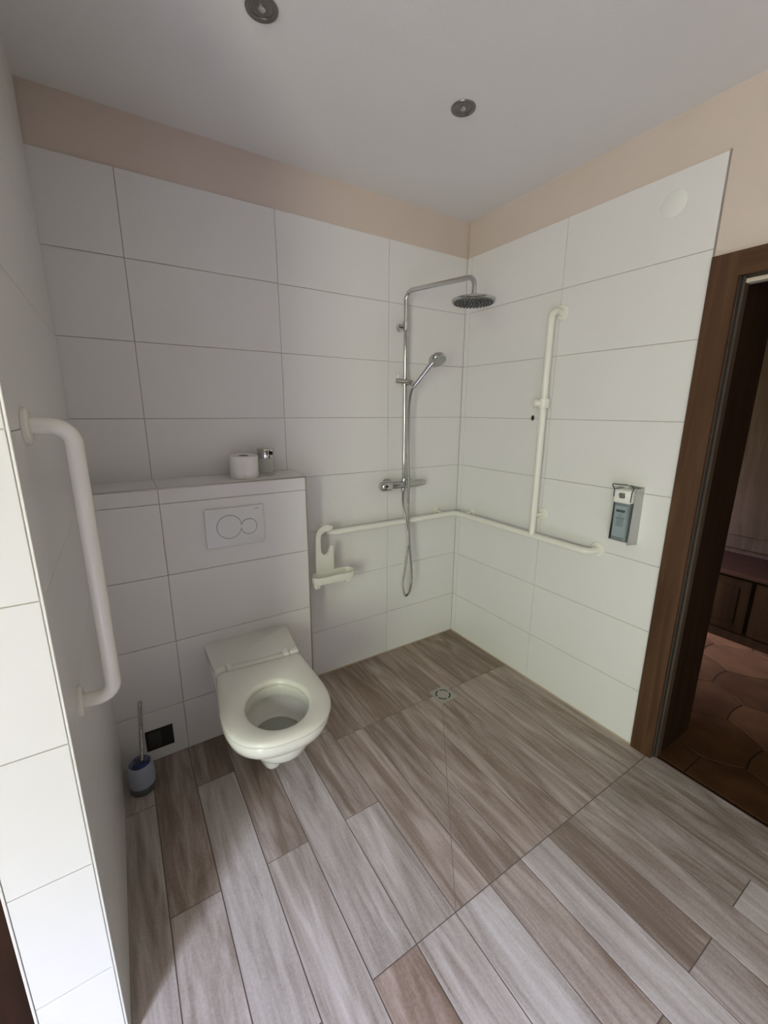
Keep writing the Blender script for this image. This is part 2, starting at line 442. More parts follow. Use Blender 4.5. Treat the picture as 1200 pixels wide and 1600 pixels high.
def plank(x0, x1, y0, y1, tone, warm, gap=0.0032):
    g = gap/2; k = 0.0006
    a = [(x0+g, y0+g), (x1-g, y0+g), (x1-g, y1-g), (x0+g, y1-g)]
    i_ = [(x0+g+k, y0+g+k), (x1-g-k, y0+g+k), (x1-g-k, y1-g-k), (x0+g+k, y1-g-k)]
    lo = [bm.verts.new((*p, -0.0018)) for p in a]; hi = [bm.verts.new((*p, 0)) for p in i_]
    fs = [bm.faces.new(hi)] + [bm.faces.new((lo[q], lo[(q+1) % 4], hi[(q+1) % 4], hi[q])) for q in range(4)]
    s = random.random()
    for f in fs: f[ls] = s; f[lt] = tone; f[lw] = warm
for c in range(len(EX)-1):
    xb, xa = EX[c], EX[c+1]
    if xa < -4.1: break
    js = COLS.get(c, [-0.43, -1.339] if c % 2 else [-0.885, -1.796])
    js = [j for j in js]
    while js[-1] > -4.4: js.append(js[-1]-0.91)
    if c <= 7:   # shower field: cut at the drain row, behind it the joints are shifted
        js = [-0.505] + js
    prev = 0.0
    for i, j in enumerate(js):
        idx = i - 1 if c <= 7 else i
        key = (c, idx+1) if c <= 7 else (c, i)
        if c <= 7 and i == 0:
            prev = j; continue
        if c <= 7 and i == 1: t, w = random.uniform(.42, .50), random.uniform(.3, .5)
        elif c <= 7 and i == 2: t, w = TONE.get((c, 1), (.5, .2))
        elif c > 7 and (c, i) in TONE: t, w = TONE[(c, i)]
        else: t, w = random.uniform(.45, .68), random.uniform(0, .3)
        x_b = xb
        if c == 0 and j > -1.345: x_b = -0.0005
        if c == 0 and prev < -2.3: x_b = -0.0005
        plank(xa, x_b, j, prev, t, w)
        prev = j
bx = [0.0, -0.055, -0.205, -0.350, -0.482, -0.632, -0.782, -0.932, -1.082, -1.155]   # row behind the drain
for c in range(len(bx)-1):
    plank(bx[c+1], bx[c], -0.505, 0.0, random.uniform(.32, .46), random.uniform(.35, .6), 0.002)
def cut_line(p, q, w=0.0022):
    p, q = Vector((*p, 0.0003)), Vector((*q, 0.0003)); d = (q-p).normalized(); s = Vector((-d.y, d.x, 0))*w/2
    f = bm.faces.new([bm.verts.new(v) for v in (p-s, q-s, q+s, p+s)]); f.material_index = 2
cut_line((-0.575, -0.588), (-1.153, -1.337))
struct('floor', bm, [M['plank'], M['floor_grout'], M['cut_grout']])

# ---- silicone bead at the foot of the tiled walls
bm = B()
tube(bm, [(-1.13, -0.002, 0.001), (-0.004, -0.002, 0.001)], 0.004, 8)
tube(bm, [(-0.002, -0.004, 0.001), (-0.002, YE-0.004, 0.001)], 0.004, 8)
struct('trim_4', bm, mat('yellowed_silicone', (0.46, 0.38, 0.28), 0.5))

# ---- tiled installation box behind the toilet
BX1, BY, ZF, ZB = -1.128, -0.185, 1.2145, 1.2245
bm = B()
prism(bm, [(0.0, -0.05), (0.0, ZB-0.004), (BY+0.004, ZF-0.004), (BY+0.004, -0.05)], XL-0.01, BX1-0.004, 'X', 1)
FR = [0.0, 0.244, 0.546, 0.848, 1.150, ZF-0.001]
fx = [XL-0.004, -1.752, BX1-0.005]
tiles(bm, fx, FR, lambda u, v, d: (u, BY+d, v))
tiles(bm, fx, [0.004, -BY-0.005], lambda u, v, d: (u, -v, ZB+(ZF-ZB)*(v/-BY)-d))
tiles(bm, [0.004, -BY-0.005], FR, lambda u, v, d: (BX1-d, -u, v))
struct('wall_ledge', bm, [M['tile'], M['grout']])
bm = B()
box(bm, (XL+0.002, BY-0.001, ZF-0.0065), (BX1, BY+0.007, ZF+0.0005), bev=0.001)
box(bm, (BX1-0.007, BY-0.001, 0), (BX1, BY+0.007, ZF-0.0065), bev=0.001)
struct('trim_5', bm, M['steel'])

# ---- door frame
bm = B()
CY0, CY1, CT = -1.358, -1.270, 2.050
def casing_profile(bm, y0, y1):
    box(bm, (-0.014, y0, 0.0), (0.010, y1, CT), 0, 0.001, 1)
casing_profile(bm, CY0, CY1)
box(bm, (-0.014, DY0-0.09, 0), (0.010, DY0-0.002, CT), 0, 0.002)
door = bpy.data.objects.new('door_1', None); C.objects.link(door); door['kind'] = 'structure'
obj('casing', bm, M['wood_z'], door)
bm = B(); box(bm, (-0.0145, DY0-0.002, 1.970), (0.010, CY0+0.001, CT), 0, 0.002); obj('casing', bm, M['wood_y'], door)
bm = B()
box(bm, (0.0165, DY1-0.010, 0), (0.050, DY1+0.004, DZ), 0, 0.001, 1)
box(bm, (0.010, DY1-0.002, 0), (0.0165, DY1+0.004, DZ), 1)
box(bm, (0.012, DY0-0.004, 0), (0.050, DY0+0.012, DZ), 0, 0.002)
obj('rebate_strip', bm, [M['wood_grey'], M['dark']], door)
bm = B()
box(bm, (0.052, DY1-0.004, 0), (0.335, DY1+0.004, DZ)); box(bm, (0.052, DY0-0.004, 0), (0.335, DY0+0.004, DZ))
box(bm, (0.052, DY0+0.004, DZ-0.008), (0.335, DY1-0.004, DZ))
obj('lining', bm, M['wood_dark'], door)
bm = B(); box(bm, (0.012, DY0+0.012, DZ-0.024), (0.050, DY1-0.012, DZ-0.010), 0, 0.002); obj('head_strip', bm, M['head_cream'], door)
bm = B(); box(bm, (0.024, DY0, -0.05), (0.036, DY1, -0.001)); struct('trim_6', bm, M['wood_dark'])

# ---- hall beyond the doorway
HX1 = 2.30
bm = B()
lse = bm.faces.layers.float.new('tile_seed')
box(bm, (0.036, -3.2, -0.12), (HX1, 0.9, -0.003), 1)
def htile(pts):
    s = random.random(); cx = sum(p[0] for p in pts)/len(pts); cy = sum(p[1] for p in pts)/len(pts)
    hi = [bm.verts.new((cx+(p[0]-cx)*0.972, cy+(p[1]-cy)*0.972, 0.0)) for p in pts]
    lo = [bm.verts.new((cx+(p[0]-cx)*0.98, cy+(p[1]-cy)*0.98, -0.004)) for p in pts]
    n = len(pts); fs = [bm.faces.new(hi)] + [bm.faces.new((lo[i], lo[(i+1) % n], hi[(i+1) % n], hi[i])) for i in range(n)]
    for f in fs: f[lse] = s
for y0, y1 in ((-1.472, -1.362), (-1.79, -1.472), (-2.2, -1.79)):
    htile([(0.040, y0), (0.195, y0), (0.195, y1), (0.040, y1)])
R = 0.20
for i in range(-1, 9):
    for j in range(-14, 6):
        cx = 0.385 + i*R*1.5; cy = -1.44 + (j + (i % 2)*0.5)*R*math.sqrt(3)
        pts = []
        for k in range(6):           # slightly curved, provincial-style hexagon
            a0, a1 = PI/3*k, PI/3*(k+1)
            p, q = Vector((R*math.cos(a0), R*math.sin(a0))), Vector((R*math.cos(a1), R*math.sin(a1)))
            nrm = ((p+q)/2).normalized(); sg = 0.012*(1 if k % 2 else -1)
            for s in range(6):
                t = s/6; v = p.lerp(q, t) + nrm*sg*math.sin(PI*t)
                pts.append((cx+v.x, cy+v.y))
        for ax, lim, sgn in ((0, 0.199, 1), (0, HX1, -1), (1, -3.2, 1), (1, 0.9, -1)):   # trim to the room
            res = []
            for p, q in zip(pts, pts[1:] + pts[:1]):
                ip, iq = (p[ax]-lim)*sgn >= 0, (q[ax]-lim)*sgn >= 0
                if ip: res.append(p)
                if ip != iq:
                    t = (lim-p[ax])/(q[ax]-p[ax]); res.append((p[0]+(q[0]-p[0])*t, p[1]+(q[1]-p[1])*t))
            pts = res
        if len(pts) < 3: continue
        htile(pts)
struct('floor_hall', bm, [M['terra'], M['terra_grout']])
bm = B()
box(bm, (HX1, -3.2, -0.12), (HX1+0.1, 0.9, 2.57)); box(bm, (0.33, 0.8, -0.12), (HX1, 0.9, 2.57)); box(bm, (0.33, -3.2, -0.12), (HX1, -3.1, 2.57))
struct('wall_hall', bm, M['hall_wall'])
bm = B(); box(bm, (0.33, -3.2, 2.45), (HX1+0.1, 0.9, 2.57)); struct('ceiling_hall', bm, M['hall_wall'])

# ================================================================ THINGS
# ---- low cabinet and tall cupboard in the hall
t = thing('low_cabinet', 'dark brown wooden low cabinet on the terracotta floor seen through the doorway', 'cabinet', (1.50, -1.2, 0))
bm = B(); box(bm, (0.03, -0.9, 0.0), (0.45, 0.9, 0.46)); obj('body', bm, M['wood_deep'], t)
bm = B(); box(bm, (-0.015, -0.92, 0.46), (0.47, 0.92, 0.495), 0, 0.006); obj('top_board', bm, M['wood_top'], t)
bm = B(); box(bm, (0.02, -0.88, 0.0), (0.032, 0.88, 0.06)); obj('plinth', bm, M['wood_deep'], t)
for k in range(4):
    y0 = -0.86 + k*0.43
    bm = B(); box(bm, (0.008, y0+0.01, 0.075), (0.03, y0+0.42, 0.445), 0, 0.003)
    box(bm, (0.0, y0+0.07, 0.13), (0.010, y0+0.36, 0.39), 0, 0.005)
    d = obj('door', bm, M['wood_deep'], t)
    if k % 2 == 0:
        pass
    bm = B(); lathe(bm, [(0, 0), (0.008, 0.0), (0.007, 0.012), (0.014, 0.02), (0.012, 0.028), (0, 0.03)], 16, along((0.008, y0+(0.39 if k % 2 == 0 else 0.04), 0.22), (-1, 0, 0)))
    obj('knob', bm, M['wood_pale'], d)
t = thing('panelled_cupboard', 'pale greyish brown panelled cupboard behind the low cabinet, right edge of photo', 'cupboard', (2.00, -1.2, 0))
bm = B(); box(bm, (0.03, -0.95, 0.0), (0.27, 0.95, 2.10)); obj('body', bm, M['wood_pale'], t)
for k in range(4):
    y0 = -0.94 + k*0.47
    bm = B(); box(bm, (0.005, y0+0.004, 0.52), (0.03, y0+0.466, 2.08), 0, 0.003)
    box(bm, (-0.006, y0+0.08, 0.62), (0.006, y0+0.39, 1.97), 0, 0.008)
    obj('door', bm, M['wood_pale'], t)

# ---- wall-hung toilet
t = thing('wall_hung_toilet', 'cream wall-hung toilet with open seat on the tiled box', 'toilet', (-1.457, BY-0.001, 0), (0, 0, math.radians(-4.0)))
NS = 24
def outline():
    """normalised plan: half-width 1 at x, y from 0 (wall) to -1 (front)"""
    pts = []
    r = 0.17
    for k in range(7):   # rear-right corner
        a = PI/2 - PI/2*k/6
        pts.append((0.985 - r + r*math.cos(a), -0.045 + 0.045*math.sin(a)))
    pts += [(0.97, -0.2), (0.965, -0.36), (0.965, -0.5), (0.99, -0.62)]
    for k in range(0, NS+1):
        a = -PI*k/NS; n = 2.5
        c, s = math.cos(a), math.sin(a)
        pts.append((math.copysign(abs(c)**(2/n), c), -0.70 - 0.30*abs(s)**(2/n)))
    left = [(-x, y) for x, y in pts[:11]][::-1]
    back = [(-0.815 + 0.163*k, 0.0) for k in range(1, 10)]
    return pts + left + back
OL = outline()
def ell(p, cx, cy, a, b, center=(0, -0.45)):
    ang = math.atan2((p[1]-center[1]), (p[0]-center[0])); return ang
LEN, HW = 0.728, 0.186
def ring(bm, w, yf, z, y0=0.0):
    return [bm.verts.new((p[0]*w, y0 + p[1]*(yf+y0 if False else yf), z)) for p in OL]
def bridge(bm, a, b):
    n = len(a)
    for i in range(n): bm.faces.new((a[i], a[(i+1) % n], b[(i+1) % n], b[i]))
cenY = -0.555
def inner(bm, a, b, z, cy=cenY, egg=0.0):
    out = []
    for p in OL:
        q = Vector((p[0]*HW, p[1]*LEN - cenY)); an = math.atan2(q.y, q.x)
        out.append(bm.verts.new((a*math.cos(an)*(1-egg*max(0, math.sin(an))), cy + b*math.sin(an), z)))
    return out
bm = B()
sl = [(0.183, 0.722, 0.470), (0.187, 0.728, 0.462), (0.187, 0.728, 0.445), (0.180, 0.712, 0.415), (0.150, 0.648, 0.365), (0.120, 0.582, 0.30),
      (0.092, 0.528, 0.245), (0.068, 0.485, 0.205), (0.055, 0.462, 0.180), (0.049, 0.452, 0.150), (0.046, 0.446, 0.122), (0.041, 0.436, 0.108), (0.032, 0.418, 0.102)]
rs = [ring(bm, *s) for s in sl]
for a, b in zip(rs, rs[1:]): bridge(bm, a, b)
bm.faces.new(rs[-1])
ins = [inner(bm, 0.116, 0.140, 0.472), inner(bm, 0.112, 0.135, 0.462), inner(bm, 0.113, 0.136, 0.432), inner(bm, 0.126, 0.150, 0.424), inner(bm, 0.122, 0.146, 0.40),
       inner(bm, 0.108, 0.13, 0.36), inner(bm, 0.088, 0.11, 0.335, -0.55), inner(bm, 0.05, 0.06, 0.325, -0.55)]
bridge(bm, ins[0], rs[0])
for a, b in zip(ins, ins[1:]): bridge(bm, a, b)
bm.faces.new(ins[-1])
obj('bowl', bm, M['ceramic'], t, 50)
bm = B(); w = [bm.verts.new((0.10*math.cos(2*PI*k/40), -0.55+0.122*math.sin(2*PI*k/40), 0.345)) for k in range(40)]
w2 = [bm.verts.new((0.08*math.cos(2*PI*k/40), -0.55+0.10*math.sin(2*PI*k/40), 0.338)) for k in range(40)]
bm.faces.new(w); bm.faces.new(w2); bridge(bm, w, w2)
obj('water', bm, M['water'], t)
# seat: straight back at the hinge line, blunt rounded front
def seat_outline():
    pts = [(0.150, -0.268), (0.166, -0.274), (0.173, -0.290)]
    pts += [(0.178, -0.36), (0.186, -0.45), (0.190, -0.52)]
    for k in range(1, 28):
        a = -PI*k/28; n = 2.45; c, s = math.cos(a), math.sin(a)
        pts.append((0.190*math.copysign(abs(c)**(2/n), c), -0.53 - 0.212*abs(s)**(2/n)))
    pts += [(-x, y) for x, y in pts[:6]][::-1]
    return pts + [(-0.15 + 0.025*k, -0.268) for k in range(1, 12)]
SO = seat_outline()
def seat_ring(bm, f, z, grow=0.0):
    out = []
    for p in SO:
        d = Vector((p[0], p[1]-cenY)); d2 = d*(1 + grow/d.length); out.append(bm.verts.new((d2.x, cenY+d2.y, z)))
    return out
def seat_in(bm, a, b, z):
    out = []
    for p in SO:
        an = math.atan2(p[1]-cenY, p[0]); out.append(bm.verts.new((a*math.cos(an), cenY+b*math.sin(an), z)))
    return out
bm = B()
rs = [seat_in(bm, 0.112, 0.135, 0.4745), seat_in(bm, 0.1085, 0.1315, 0.482), seat_in(bm, 0.1095, 0.1325, 0.490), seat_in(bm, 0.114, 0.137, 0.4965), seat_in(bm, 0.122, 0.146, 0.5005),
      seat_ring(bm, 1, 0.5010, -0.030), seat_ring(bm, 1, 0.4985, -0.012), seat_ring(bm, 1, 0.493, -0.003), seat_ring(bm, 1, 0.485, 0), seat_ring(bm, 1, 0.478, -0.003), seat_ring(bm, 1, 0.4745, -0.010)]
for a, b in zip(rs, rs[1:]): bridge(bm, a, b)
bridge(bm, rs[-1], rs[0])
obj('seat', bm, M['seat'], t, 60)
bm = B(); box(bm, (-0.135, -0.268, 0.471), (0.135, -0.238, 0.497), 0, 0.006, 3); obj('hinge_bar', bm, M['seat'], t)
for s in (-1, 1):
    bm = B()
    box(bm, (s*0.116-0.011, -0.274, 0.471), (s*0.116+0.011, -0.234, 0.507), 0, 0.004, 3)
    box(bm, (s*0.150-0.021, -0.269, 0.471), (s*0.150+0.021, -0.237, 0.505), 0, 0.006, 3)
    obj('hinge', bm, M['white_pl'], t)['label'] = 'white plastic seat hinge'
bm = B()
pts = []
for k in range(7): pts.append((0.152 + 0.034*math.cos(PI/2*k/6), -0.036 + 0.034*math.sin(PI/2*k/6)))
pts += [(-x, y) for x, y in pts][::-1] + [(-0.174, -0.236), (0.174, -0.236)]
prism(bm, pts, 0.455, 0.496, 'Z', 0, 0.005); obj('rear_deck', bm, M['ceramic'], t)

# ---- flush plate
t = thing('flush_plate', 'white rectangular flush plate with two round buttons above the toilet', 'flush plate', (-1.467, BY-0.0005, 1.020))
bm = B(); prism(bm, rrect(0.250, 0.172, 0.006, 4), 0.0, -0.011, 'Y', 0, 0.003); obj('plate', bm, M['plate'], t)
def circ(r, cx, cz, n=48): return [(cx+r*math.cos(2*PI*k/n), cz+r*math.sin(2*PI*k/n)) for k in range(n)]
def button(r, cx, cz):
    bm = B()
    for rr, y0, mi in ((r, -0.0112, 1), (r-0.0020, -0.0125, 0)):
        prism(bm, circ(rr, cx, cz), -0.005, y0, 'Y', mi)
    return obj('flush_button', bm, [M['plate'], M['groove']], t)
button(0.0530, -0.028, 0.002); button(0.0355, 0.056, -0.006)
bm = B()
for k, wdt in enumerate((0.002, 0.002, 0.002, 0.002, 0.002, 0.002)):
    box(bm, (0.084+k*0.0037, -0.0115, 0.0705), (0.084+k*0.0037+wdt, -0.010, 0.0735))
obj('logo', bm, M['groove'], t)

# ---- toilet roll and glass dispenser on the ledge
SLOPE = math.atan2(ZB-ZF, -BY)
def ledge(x, y): return (x, y, ZB + (ZF-ZB)*(y/BY) + 0.0002)
t = thing('toilet_roll', 'white toilet paper roll standing on the tiled ledge', 'toilet roll', ledge(-1.388, -0.092), (SLOPE, 0, 0))
bm = B(); lathe(bm, [(0.022, 0.001), (0.060, 0.0), (0.0625, 0.003), (0.0625, 0.096), (0.060, 0.099), (0.022, 0.098)], 48, cap=False)
bmesh.ops.bridge_loops  # ring is closed by the core
obj('paper', bm, M['paper'], t)
bm = B(); lathe(bm, [(0.022, 0.001), (0.022, 0.098), (0.020, 0.098), (0.020, 0.001), (0.022, 0.001)], 32, cap=False); obj('core', bm, M['card'], t)
t = thing('soap_dispenser', 'small glass dispenser with chrome cap beside the toilet roll on ledge', 'dispenser', ledge(-1.281, -0.070), (SLOPE, 0, 0))
bm = B(); lathe(bm, [(0, 0), (0.033, 0.0), (0.0355, 0.003), (0.0355, 0.082), (0.033, 0.082), (0.033, 0.010), (0, 0.010)], 40, cap=False); obj('bottle', bm, M['glass'], t)
bm = B(); lathe(bm, [(0, 0.080), (0.0375, 0.080), (0.0385, 0.082), (0.0385, 0.118), (0.0365, 0.122), (0, 0.123)], 40)
cap_ = obj('chrome_cap', bm, M['chrome'], t)
bm = B(); lathe(bm, [(0, 0), (0.0085, 0), (0.0085, 0.012), (0.006, 0.012), (0.006, 0.004), (0, 0.004)], 20, along((0.010, -0.034, 0.106), (0.28, -1, 0))); obj('spout', bm, M['dark'], cap_)

# ---- black access opening low in the box
t = thing('access_opening', 'small black rectangular opening low in tiled box, behind the brush', 'opening', (-1.861, BY, 0.106))
bm = B()
w, h = 0.108, 0.098
for a, b in (((-w/2, -h/2), (-w/2+0.004, h/2)), ((w/2-0.004, -h/2), (w/2, h/2)), ((-w/2, -h/2), (w/2, -h/2+0.004)), ((-w/2, h/2-0.004), (w/2, h/2))):
    box(bm, (a[0], -0.004, a[1]), (b[0], 0.002, b[1]))
box(bm, (-w/2, -0.0012, -h/2), (w/2, 0.002, h/2)); obj('recess', bm, M['dark'], t)
bm = B(); box(bm, (-0.046, -0.0035, -0.040), (0.004, -0.001, 0.036), 0, 0.002); obj('cover', bm, M['socket'], t)

# ---- toilet brush and its holder
t = thing('toilet_brush_holder', 'frosted blue toilet brush holder on floor in the left corner', 'brush holder', (-1.944, -0.318, 0))
bm = B(); lathe(bm, [(0.040, 0.030), (0.047, 0.032), (0.050, 0.06), (0.047, 0.118), (0.043, 0.126), (0.040, 0.126), (0.044, 0.116), (0.046, 0.06), (0.043, 0.034), (0.040, 0.033)], 40, cap=False)
obj('cup', bm, M['frost'], t)
bm = B(); lathe(bm, [(0, 0.0), (0.044, 0.0), (0.047, 0.004), (0.047, 0.028), (0.043, 0.034), (0, 0.034)], 40); obj('base', bm, M['frost_base'], t)
t = thing('toilet_brush', 'toilet brush with chrome ribbed handle standing in the frosted holder', 'toilet brush', (-1.944, -0.318, 0.0345), (math.radians(-3), math.radians(5), 0))
prof = [(0, 0.07), (0.006, 0.07)]
for k in range(34): prof += [(0.0082, 0.10+k*0.0072), (0.0068, 0.1036+k*0.0072)]
prof += [(0.0085, 0.347), (0.0085, 0.352), (0, 0.353)]
bm = B(); lathe(bm, prof, 16); obj('handle', bm, M['chrome'], t)
bm = B(); lathe(bm, [(0, 0.0), (0.02, 0.002), (0.031, 0.02), (0.031, 0.06), (0.02, 0.074), (0.009, 0.078), (0, 0.078)], 24)
for k in range(60):
    a, zz = random.random()*2*PI, random.uniform(0.02, 0.085)
    tube(bm, [(0.02*math.cos(a), 0.02*math.sin(a), zz), (0.036*math.cos(a), 0.036*math.sin(a), zz+0.010)], 0.0012, 5)
obj('bristles', bm, M['blue'], t)

# ---- grab rail on the left partition
t = thing('grab_rail', 'white vertical grab rail fixed to the left partition wall', 'grab rail', (-2.0172, -0.975, 0))
bm = B()
tube(bm, bend([(0.0, -0.010, 1.484), (0.073, -0.006, 1.484), (0.071, 0.004, 0.862), (0.0, 0.014, 0.862)], 0.060, 10), 0.0165, 20)
obj('rail', bm, M['ivory'], t)
for z, y in ((1.484, -0.010), (0.862, 0.014)):
    bm = B(); lathe(bm, [(0, 0.0), (0.036, 0.0), (0.036, 0.006), (0.032, 0.010), (0.018, 0.011)], 32, along((0.0, y, z), (1, 0, 0))); obj('wall_flange', bm, M['ivory'], t)

# ---- L-shaped corner grab rail with upright
t = thing('shower_grab_rail', 'long ivory grab rail around the shower corner with an upright bar', 'grab rail', (0, 0, 0))
ZR = 0.882; o = 0.078; rr = 0.0165
bm = B()
tube(bm, bend([(-0.955, 0.0, ZR), (-0.955, -o, ZR), (-o, -o, ZR), (-o, -0.988, ZR), (0.0, -0.988, ZR)], 0.045, 10), rr, 20)
obj('level_rail', bm, M['ivory'], t)
bm = B()
tube(bm, bend([(0.0, -0.672, 1.975), (-o, -0.672, 1.975), (-o, -0.672, ZR)], 0.045, 10), rr, 20)
obj('upright_rail', bm, M['ivory'], t)
def flange(p, d, r=0.035):
    bm = B(); lathe(bm, [(0, 0.0), (r, 0.0), (r, 0.005), (r-0.004, 0.009), (rr, 0.010)], 32, along(p, d)); obj('wall_flange', bm, M['ivory'], t)
flange((-0.955, 0, ZR), (0, -1, 0)); flange((0, -0.988, ZR), (-1, 0, 0)); flange((0, -0.672, 1.975), (-1, 0, 0))
for p, d, q in (((0, -0.672, 0.990), (-1, 0, 0), (-o, -0.672, 0.990)), ((-0.175, 0, 0.892), (0, -1, 0), (-0.175, -o, 0.885)), ((0, -0.150, 0.892), (-1, 0, 0), (-o, -0.150, 0.885))):
    flange(p, d, 0.032 if p[2] > 0.95 else 0.026)
    bm = B(); rod(bm, p, q, 0.010); obj('stay', bm, M['ivory'], t)
bm = B()
lathe(bm, [(0.0168, -0.022), (0.027, -0.022), (0.028, -0.018), (0.028, 0.018), (0.027, 0.022), (0.0168, 0.022)], 28, Matrix.Translation((-o, -0.672, 1.555)), cap=False)
sl_ = obj('slider', bm, M['ivory'], t)
bm = B(); rod(bm, (-o-0.022, -0.668, 1.555), (-o-0.060, -0.655, 1.555), 0.017, 20); rod(bm, (-o, -0.648, 1.555), (-o+0.004, -0.615, 1.552), 0.013, 16)
obj('slider_knob', bm, M['ivory'], sl_)

# ---- soap dish hooked over the rail
t = thing('soap_dish', 'ivory plastic soap dish hooked over the shower rail beside the box', 'soap dish', (0, 0, 0))
out = [(-0.958, 0.675), (-0.956, 0.805)]
for k in range(9): out.append((-0.9675 + 0.0115*math.cos(PI*k/8), 0.810 + 0.0115*math.sin(PI*k/8)))
for k in range(9): out.append((-1.0055 - 0.0265*math.cos(PI+PI*k/8)*-1 if False else -1.0055 + 0.0265*math.cos(-PI*k/8), 0.800 + 0.026*math.sin(-PI*k/8)))
for k in range(9): out.append((-0.992 - 0.040*math.cos(PI/2*k/8), 0.872 + 0.036*math.sin(PI/2*k/8)))
out += [(-0.965, 0.904), (-0.956, 0.915), (-0.962, 0.930), (-0.985, 0.938)]
for k in range(9): out.append((-0.995 - 0.061*math.sin(PI/2*k/8), 0.872 + 0.066*math.cos(PI/2*k/8)))
out += [(-1.060, 0.76), (-1.062, 0.675)]
bm = B(); prism(bm, out, -0.0965, -0.109, 'Y', 0, 0.003); obj('hook_plate', bm, M['ivory'], t)
def stadium(w, d, cx, cy, n=14):
    r = d/2; pts = []
    for k in range(n+1): pts.append((cx+w/2-r+r*math.sin(PI*k/n), cy+r*math.cos(PI*k/n)))
    for k in range(n+1): pts.append((cx-w/2+r-r*math.sin(PI*k/n), cy-r*math.cos(PI*k/n)))
    return pts
bm = B()
cx, cy, wd, dp = -0.985, -0.152, 0.246, 0.088
spec = [(0.70, 0.648), (0.92, 0.650), (0.97, 0.660), (1.0, 0.684), (1.0, 0.688), (0.955, 0.689), (0.93, 0.684), (0.88, 0.664), (0.80, 0.657)]
prs = []
for s, z in spec:
    ins_ = (1-s)*dp*0.6
    prs.append([bm.verts.new((*p, z)) for p in stadium(wd-2*ins_, dp-2*ins_, cx, cy)])
for a, b in zip(prs, prs[1:]): bridge(bm, a, b)
bm.faces.new(prs[0]); bm.faces.new(prs[-1])
for fxx in (-0.10, 0.075):
    box(bm, (cx+fxx-0.016, cy-0.034, 0.628), (cx+fxx+0.016, cy+0.02, 0.652), 0, 0.007, 3)
obj('dish', bm, M['ivory'], t)

# ---- shower column
t = thing('shower_column', 'chrome shower column with round overhead shower on the back wall', 'shower', (0, 0, 0))
RX, RY = -0.478, -0.060
HD = Vector((-0.412, -0.500, 2.005))
bm = B()
tube(bm, bend([(RX+0.004, RY, 1.115), (RX, RY, 2.130), (HD.x, HD.y, 2.108), (HD.x, HD.y, 2.030)], 0.045, 10), 0.0115, 18)
obj('riser_pipe', bm, M['chrome'], t)
bm = B()
lathe(bm, [(0, -0.006), (0.090, -0.007), (0.098, -0.004), (0.101, 0.001), (0.100, 0.006), (0.090, 0.010), (0.04, 0.014), (0.018, 0.018), (0.016, 0.032), (0, 0.032)], 56, Matrix.Translation(HD))
hd = obj('overhead_shower', bm, M['chrome'], t)
noz_bm = bm = B()
for ring_, n in ((0.0, 1), (0.018, 7), (0.034, 14), (0.050, 20), (0.066, 26), (0.082, 32)):
    for k in range(n):
        a = 2*PI*k/n; p = HD + Vector((ring_*math.cos(a), ring_*math.sin(a), -0.005))
        lathe(bm, [(0.0036, -0.002), (0.0036, -0.0055), (0.0024, -0.0085), (0, -0.0085)], 7, Matrix.Translation(p))
bm = B(); lathe(bm, [(0, -0.0075), (0.094, -0.0085), (0.094, -0.006), (0, -0.005)], 48, Matrix.Translation(HD)); obj('spray_plate', bm, M['spray'], hd)
bm = noz_bm
noz = obj('spray_nozzle', bm, M['socket'], hd); noz['kind'] = 'stuff'
bm = B()
rod(bm, (RX, 0.0, 1.958), (RX, RY, 1.958), 0.009); lathe(bm, [(0, 0), (0.022, 0), (0.022, 0.006), (0.012, 0.010)], 24, along((RX, 0, 1.958), (0, -1, 0)))
lathe(bm, [(0.0117, -0.024), (0.0165, -0.022), (0.0165, 0.022), (0.0117, 0.024)], 20, Matrix.Translation((RX, RY, 1.958)), cap=False)
rod(bm, (RX-0.012, RY+0.005, 1.953), (RX-0.042, RY+0.010, 1.953), 0.0125, 18)
obj('wall_bracket', bm, M['chrome'], t)
bm = B()
lathe(bm, [(0.0117, -0.020), (0.017, -0.018), (0.017, 0.018), (0.0117, 0.020)], 20, Matrix.Translation((RX, RY, 1.672)), cap=False)
rod(bm, (RX-0.058, RY-0.005, 1.676), (RX+0.012, RY-0.020, 1.672), 0.0135, 18)
rod(bm, (RX-0.048, RY-0.005, 1.680), (RX-0.048, RY-0.008, 1.708), 0.0035, 10)
rod(bm, (RX+0.005, RY-0.010, 1.672), (RX+0.026, RY-0.040, 1.664), 0.0165, 18)
obj('hand_shower_holder', bm, M['chrome'], t)
MZ, MY = 1.100, -0.062
bm = B()
lathe(bm, [(0, 0), (0.0205, 0), (0.0215, 0.003), (0.0215, 0.197), (0.0205, 0.20), (0, 0.20)], 28, along((-0.566, MY, MZ), (1, 0, 0)))
for xx in (-0.556, -0.400):
    rod(bm, (xx, 0.0, MZ), (xx, MY, MZ), 0.016, 20); lathe(bm, [(0, 0), (0.033, 0), (0.033, 0.006), (0.018, 0.012)], 28, along((xx, 0, MZ), (0, -1, 0)))
lathe(bm, [(0, 0), (0.0155, 0), (0.0155, 0.016), (0.0125, 0.022), (0, 0.022)], 20, along((RX+0.004, MY, MZ+0.018), (0, 0, 1)))
lathe(bm, [(0, 0), (0.013, 0), (0.013, 0.018), (0.010, 0.024), (0, 0.024)], 20, along((RX-0.004, MY-0.004, MZ-0.018), (0, 0, -1)))
mixer = obj('mixer_valve', bm, M['mixer'], t)
bm = B(); lathe(bm, [(0, 0), (0.020, 0), (0.029, 0.004), (0.030, 0.012), (0.030, 0.050), (0.027, 0.064), (0.018, 0.072), (0, 0.075)], 32, along((-0.566, MY, MZ), (-1, 0, 0))); obj('thermostat_knob', bm, M['chrome'], mixer)
